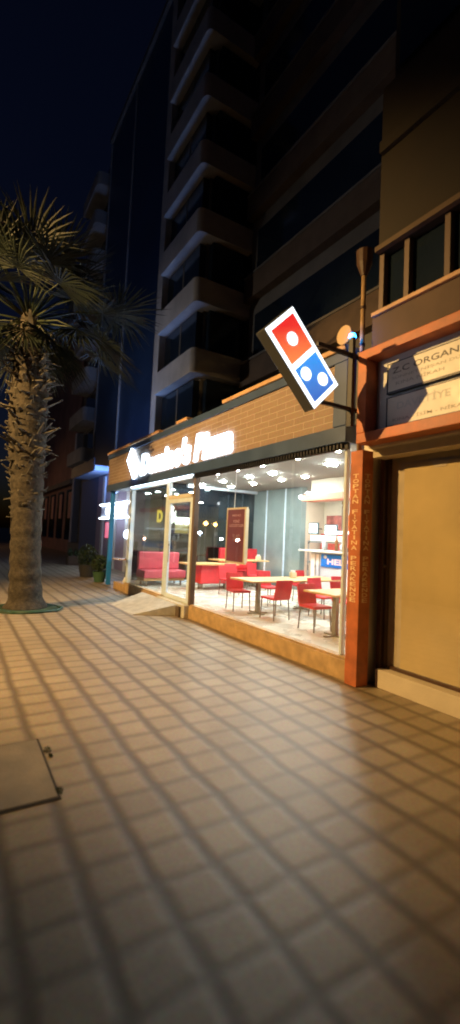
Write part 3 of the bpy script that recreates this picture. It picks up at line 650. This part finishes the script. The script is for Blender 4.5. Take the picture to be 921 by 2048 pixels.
# ------------------------------------------------------------------ terrace: person, table
M_dark = mat('dark_clothes', (.02, .02, .025), .8, var=.3); M_skin = mat('skin', (.35, .20, .13), .6); M_hair = mat('hair', (.015, .01, .01), .7)
def skinned(name, verts, edges, m, parent, root=0, sub=2):
    me = bpy.data.meshes.new(name); off = parent.location if parent else Vector()
    me.from_pydata([tuple(Vector(v[:3])-off) for v in verts], edges, [])
    o = bpy.data.objects.new(name, me); COL.objects.link(o); o.parent = parent
    sm = o.modifiers.new('s', 'SKIN'); ss = o.modifiers.new('ss', 'SUBSURF'); ss.levels = sub; ss.render_levels = sub
    for i, v in enumerate(verts):
        rr = v[3] if hasattr(v[3], '__len__') else (v[3], v[3]); me.skin_vertices[0].data[i].radius = rr
    me.skin_vertices[0].data[root].use_root = True
    me.materials.append(m); sm.use_smooth_shade = True
    return o
def person(px, py, pz, rz):
    t = thing('person', (0, 0, 0), 'person in dark clothes seated at the terrace table outside', 'person')
    V = [(0, 0, .42, (.12, .10)), (.02, 0, .62, (.12, .09)), (.04, 0, .80, (.13, .085)), (.05, 0, .88, .045), (.07, 0, .95, .05), (.085, 0, 1.01, .075), (.08, 0, 1.08, .06),
         (.03, .15, .83, .05), (.10, .2, .66, .038), (.28, .15, .62, .03), (.34, .12, .62, .024),
         (.03, -.15, .83, .05), (.10, -.2, .66, .038), (.28, -.15, .62, .03), (.34, -.12, .62, .024),
         (.03, .08, .42, .075), (.34, .09, .42, .058), (.36, .09, .18, .04), (.38, .09, .04, .035), (.46, .09, .025, .025),
         (.03, -.08, .42, .075), (.34, -.09, .42, .058), (.36, -.09, .18, .04), (.38, -.09, .04, .035), (.46, -.09, .025, .025)]
    Ed = [(0, 1), (1, 2), (2, 3), (3, 4), (4, 5), (5, 6), (2, 7), (7, 8), (8, 9), (9, 10), (2, 11), (11, 12), (12, 13), (13, 14), (0, 15), (15, 16), (16, 17), (17, 18), (18, 19), (0, 20), (20, 21), (21, 22), (22, 23), (23, 24)]
    skinned('body', V, Ed, M_dark, t)
    hd = MB().lathe((.09, 0, .95), [(.03, 0), (.055, .03), (.068, .09), (.062, .15), (.03, .185)], 14).build('face', M_skin, t, smooth=True)
    MB().lathe((.075, 0, 1.03), [(.07, 0), (.075, .04), (.066, .09), (.03, .12)], 14).build('hair', M_hair, t, smooth=True)
    MB().tube([(.158, 0, 1.045), (.172, 0, 1.02), (.155, 0, 1.012)], .01, 6).build('nose', M_skin, hd)
    for s_ in (-1, 1):
        for k_ in range(5):
            y = s_*(.12+(k_-2)*.011)
            MB().tube([(.345, y, .622), (.38+.006*(2-abs(k_-2)), y, .626), (.40, y, .612)], [.008, .007, .005], 6).build('finger', M_skin, t)
    t.location = (px, py, pz); t.rotation_euler = (0, 0, rz)
person(4.5, 12.45, .2, math.radians(100))
TC = thing('terrace_chair', (4.5, 12.45, .2), 'dark chair on the terrace under the seated person', 'chair')
MB().box(4.32, 4.68, 12.28, 12.62, .48, .51).build('seat', M_blk, TC); MB().box(4.32, 4.68, 12.24, 12.27, .51, .95).build('backrest', M_blk, TC)
for (x, y) in ((4.34, 12.3), (4.66, 12.3), (4.34, 12.6), (4.66, 12.6)): MB().tube([(x, y, .2), (x, y, .48)], .012, 8).build('leg', M_blk, TC)
TT = thing('terrace_table', (4.45, 13.0, .2), 'terrace table with a pale top in front of the seated person', 'table')
MB().box(4.1, 4.8, 12.8, 13.35, .78, .81).build('tabletop', M_wood, TT); MB().tube([(4.45, 13.07, .2), (4.45, 13.07, .78)], .03).build('leg', M_blk, TT)
MB().lathe((4.08, 12.05, .2), [(.05, 0), (.07, .06), (.045, .13), (.02, .17)], 12).build('white_pot', M_wht, None, smooth=True, label='small white pot on the terrace edge beside the corner post', cat='pot')

# ------------------------------------------------------------------ shrubs
def leaves(mb, c, rx, ry, rz_, n, size):
    for _ in range(n):
        while True:
            p = Vector((random.uniform(-1, 1), random.uniform(-1, 1), random.uniform(-1, 1)))
            if p.length < 1 and p.length > .35: break
        p = Vector((c[0]+p.x*rx, c[1]+p.y*ry, c[2]+p.z*rz_)); a = Vector([random.gauss(0, 1) for _ in range(3)]).normalized(); b = a.cross(Vector([random.gauss(0, 1) for _ in range(3)])).normalized()
        mb.add([p-a*size, p+b*size*.45, p+a*size, p-b*size*.45], [(0, 1, 2, 3)])
def shrub(x, y, rad, h, lab, potm):
    t = thing('potted_shrub', (x, y, 0), lab, 'potted shrub', 'potted shrubs by the terrace')
    MB().lathe((x, y, .0), [(rad*.6, 0.002), (rad*.8, h*.35), (rad*.85, h*.4)], 16).build('pot', potm, t)
    mb = MB(); leaves(mb, (x, y, h*.68), rad, rad, h*.38, 700, .05); mb.build('foliage', M_green, t)
    MB().tube([(x, y, h*.3), (x+.02, y, h*.7)], .02, 6).build('stem', M_bark, t)
shrub(4.0, 14.3, .26, .8, 'round green shrub in front of the blue lit terrace post', mat('green_pot', (.05, .12, .06), .6))
shrub(4.0, 15.9, .36, 1.05, 'taller dark green shrub behind the round one', mat('dark_pot', (.05, .05, .05), .6))
PB = thing('planter_box', (4.75, 21.3, 0), 'low dark planter box with three small bushes out on the pavement', 'planter')
MB().box(4.45, 5.2, 21.1, 21.5, .003, .4).build('trough', M_dframe, PB, bevel=.01)
for i in range(3):
    mb = MB(); leaves(mb, (4.57+i*.25, 21.3, .55), .11, .11, .18, 160, .05); mb.build('bush', M_green, PB)

# ------------------------------------------------------------------ palm
PT = thing('palm_tree', (1.3, 9.75, 0), 'shaggy fan palm with a thick trunk of old leaf stubs at the left', 'palm tree')
tp = [(0, 1.30, .40), (.08, 1.30, .34), (.25, 1.29, .29), (.8, 1.25, .265), (1.5, 1.22, .26), (2.1, 1.2, .27), (2.7, 1.16, .29), (3.4, 1.12, .32), (4.2, 1.10, .33), (4.9, 1.08, .28), (5.4, 1.05, .22), (6.0, 1.0, .12)]
def tx(z):
    for a, b in zip(tp, tp[1:]):
        if a[0] <= z <= b[0]:
            t = (z-a[0])/(b[0]-a[0]); return a[1]+(b[1]-a[1])*t, a[2]+(b[2]-a[2])*t
    return tp[-1][1:]
pts = []; rad = []
z = 0
while z < 6.0:
    x, rr = tx(z); pts.append((x, 9.75, z)); rad.append(1.08*rr*(1+.035*math.sin(z*21)+random.uniform(-.02, .02))); z += .06
MB().tube(pts, rad, 26).build('trunk', M_bark, PT, smooth=True)
bt = MB()
for i in range(430):
    z = 1.75+3.85*(i/430)**.95; x, rr = tx(z); a = i*2.399+random.uniform(-.15, .15)
    if z < 2.2 and random.random() < .4: continue
    n_ = Vector((math.cos(a), math.sin(a), 0)); s_ = Vector((-n_.y, n_.x, 0)); base = Vector((x, 9.75, z))+n_*rr*.93
    ln = random.choice((.08, .14, .22, .34))*random.uniform(.7, 1.2)*(1.0 if z > 2.6 else .5); up_ = random.uniform(-.3, 1.3); wdt = random.uniform(.03, .075)
    dr = (n_*1.0+Vector((0, 0, up_))+s_*random.uniform(-.4, .4)).normalized(); tip = base+dr*ln
    th = Vector((0, 0, .012))
    bt.add([base-s_*wdt-th, base+s_*wdt-th, tip+s_*wdt*.35-th*.5, tip-s_*wdt*.35-th*.5, base-s_*wdt+th, base+s_*wdt+th, tip+s_*wdt*.35+th, tip-s_*wdt*.35+th],
           [(0, 1, 2, 3), (4, 5, 6, 7), (0, 1, 5, 4), (1, 2, 6, 5), (2, 3, 7, 6), (3, 0, 4, 7)])
bt.build('leaf_stubs', M_boot, PT, kind='stuff')
def fan(base, dirv, plen, flen, nseg, droop, lm, pm):
    dirv = Vector(dirv).normalized(); base = Vector(base)
    side = dirv.cross(Vector((0, 0, 1))); side = side.normalized() if side.length > .1 else Vector((1, 0, 0)); upv = side.cross(dirv)
    mid = base+dirv*plen*.55+Vector((0, 0, .02)); hub = base+dirv*plen-Vector((0, 0, droop*plen*.3))
    pm.tube([base, mid, hub], [.024, .016, .010], 6)
    d2 = (hub-mid).normalized(); tilt = random.uniform(-.5, .5)
    s2 = (side*math.cos(tilt)+upv*math.sin(tilt)).normalized()
    nrm = d2.cross(s2)
    for i in range(nseg):
        a = math.radians(-115+230*i/(nseg-1)+random.uniform(-3, 3))
        ln = flen*(.72+.28*math.cos(a*.8))*random.uniform(.86, 1.08)
        v = d2*math.cos(a)+s2*math.sin(a); sd = v.cross(nrm).normalized(); w_ = .02+.012*random.random()
        p1 = hub+v*ln*.55+nrm*.03; p2 = hub+v*ln-Vector((0, 0, droop*ln*.45*random.uniform(.5, 1.3)))
        fold = nrm*.012
        lm.add([hub, p1-sd*w_, p1+fold, p1+sd*w_, p2], [(0, 1, 2), (0, 2, 3), (1, 4, 2), (2, 4, 3)])
fans = [  # explicit ones seen in the photo: direction and lengths
 ((.28, -.1, .85), .85, .95), ((.85, -.25, .75), .75, .85), ((1, -.1, .42), 1.35, 1.0), ((.1, -.5, 1), .8, .9), ((-.6, -.5, .8), .9, 1.0), ((-.9, -.3, .4), 1.0, 1.0),
 ((.55, -.5, .35), .75, .8), ((-.3, -.8, .5), .8, .9)]
for i in range(30):
    a = i*2.399; e = random.uniform(-.15, 1.5); fans.append(((math.cos(a), math.sin(a), e), random.uniform(.7, 1.1), random.uniform(.75, 1.0)))
for i in range(9):
    a = i*.7+.3; fans.append(((math.cos(a), math.sin(a), -.5), random.uniform(.4, .6), .7))
for (dv, pl_, fl) in fans:
    lm, pm = MB(), MB(); fan((1.0+.1*dv[0], 9.75+.1*dv[1], 5.75+.15*dv[2]), dv, pl_*1.3, fl*1.2, 30, .5 if dv[2] < .3 else .25, lm, pm)
    lo = lm.build('frond', M_leafd, PT); pm.build('stalk', M_pet, lo, smooth=True)
TPt = MB(); TPt.lathe((1.28, 9.72, .003), [(.62, 0), (.60, .035), (.50, .05), (.40, .03)], 28)
TPt.build('tree_collar', mat('moss_green', (.02, .05, .03), .8, var=.4, bump=.5), None, label='round mossy green collar on the pavement around the palm base', cat='tree collar')
hz = MB(); hz.tube([(1.0, 9.18, .03), (1.4, 9.1, .03), (1.8, 9.2, .028), (1.95, 9.5, .03), (1.85, 9.8, .03)], .022, 8)
hz.build('hose', mat('green_hose', (.02, .07, .05), .5), None, smooth=True, label='green hose lying around the foot of the palm', cat='hose')

# inspection slab
SL = thing('cover_slab', (.1, 3.3, 0), 'flat square concrete cover slab set in the paving, lower left', 'cover slab')
MB().box(-.45, .650, 2.842, 3.712, .0, .006).build('gap', mat('dark_gap', (.03, .022, .015), .9), SL)
MB().box(-.44, .635, 2.865, 3.70, .007, .010).build('slab', mat('slab_concrete', (.20, .165, .115), .75, var=.3, vs=3, bump=.25), SL, bevel=.004)
for (x, y, s_) in ((.68, 3.5, .042), (.655, 2.93, .035), (.685, 3.4, .02)):
    mb = MB(); leaves(mb, (x, y, .008), s_*.7, s_*1.3, .005, 60, .008); mb.build('weed_tuft', M_green, None, label={.035: 'weed tuft at the near corner of the slab', .042: 'larger weed tuft on the right edge of the slab', .02: 'tiny weed tuft just below the larger one on the slab edge'}[s_], cat='weed')

# yellow sign contents
text_pts("D", (1, 0, 0), (0, 0, 1), (5.78, 14.2, 1.98), width=.2, height=.42, bold=.05, depth=.02).build('first_letter', E_y, YS)
text_pts("öner", (1, 0, 0), (0, 0, 1), (6.1, 14.2, 1.95), width=1.2, height=.62, bold=.05, depth=.02).build('lettering', E_wy, YS)
MB().box(6.5, 7.5, 14.25, 14.3, 1.65, 2.2).build('backing', emis('dim_yellow', (.8, .5, .04), 1.2), YS)

# ------------------------------------------------------------------ street lamps
def lamp_post(x, y, h, ax_, label, energy, col, spot=True, aim=None, vis=1.0, cone=150):
    t = thing('street_lamp', (x, y, 0), label, 'street lamp', 'street lamps')
    MB().tube([(x, y, 0), (x, y, h*.96), (x+ax_*.3, y, h), (x+ax_, y, h+.05)], [.09, .06, .05, .04], 12).build('pole', M_steel, t, smooth=True)
    hd = MB().box(x+ax_-.1, x+ax_+.35, y-.12, y+.12, h, h+.1).build('lamp_head', M_steel, t, bevel=.02)
    MB().box(x+ax_-.02, x+ax_+.3, y-.09, y+.09, h-.012, h-.002).build('lamp_lens', emis('lens_%d' % int(col[2]*100), col, 30*vis), hd)
    ld = bpy.data.lights.new('street_light', 'SPOT'); ld.energy = energy; ld.color = col; ld.shadow_soft_size = .05
    ld.spot_size = math.radians(cone); ld.spot_blend = .6
    lo = bpy.data.objects.new('street_light', ld); COL.objects.link(lo); lo.parent = hd; lo.location = Vector((x+ax_+.14, y, h-.06))-t.location
    dv = Vector(aim)-Vector((x+ax_+.14, y, h-.06)); lo.rotation_euler = dv.to_track_quat('-Z', 'Y').to_euler()
    return t
SOD = (1, .59, .20)
lamp_post(-6.0, 7.35, 6.35, 1.3, 'tall steel street lamp with a sodium lantern out in the road', 5500, SOD, aim=(4.1, 8.0, 1.5), cone=89)
lamp_post(-3.2, 40, 6.5, 1.0, 'distant street lamp far down the pavement', 220, (1, .55, .25), aim=(2.5, 38, 0))
lamp_post(-6.2, 17.5, 6.8, 1.3, 'added unseen street lamp further along the road, aimed up at the buildings', 950, (1, .88, .76), aim=(7, 14.5, 15), cone=112)  # unseen lamp added to brighten balconies and upper facades

# ------------------------------------------------------------------ far lights across the street (they show as glints in the shop glass)
def across(px, py, dist, rad_, col, st, lab):
    dv = r*(px-460.5)-u*(py-1024)+f*FPX; dv.normalize(); o_ = Vector((0, 0, 1.6)); t = 4.02/dv.x; hit = o_+dv*t
    p = hit+Vector((-dv.x, dv.y, dv.z))*dist
    L_ = thing('distant_lamp', (p.x, p.y, 0), lab, 'lamp', 'far lamps across the street')
    MB().tube([(p.x, p.y, -.13), (p.x, p.y, p.z-rad_)], .05, 8).build('pole', M_steel, L_)
    MB().lathe((p.x, p.y, p.z-rad_), [(rad_*.3, 0), (rad_*.9, rad_*.5), (rad_, rad_), (rad_*.8, rad_*1.6), (rad_*.2, rad_*2)], 14).build('globe', emis('far_%d' % int(col[2]*100), col, st), L_, smooth=True)
across(412, 1047, 24, .15, (1, .55, .15), 60, 'orange street globe across the road mirrored left of the board')
across(431, 1049, 25, .13, (1, .55, .15), 60, 'second orange globe across the road mirrored beside the first')
across(400, 1066, 22, .12, (.7, .8, 1), 90, 'bluish white globe across the road mirrored near the doorway')
across(443, 1078, 20, .09, (1, .95, .9), 110, 'low white lamp across the road mirrored at the board edge')
across(475, 1080, 19, .09, (1, .95, .9), 120, 'low white lamp across the road mirrored on the board')
across(289, 1077, 22, .08, (1, .6, .4), 70, 'small peach lamp across the road mirrored above the left sofa')
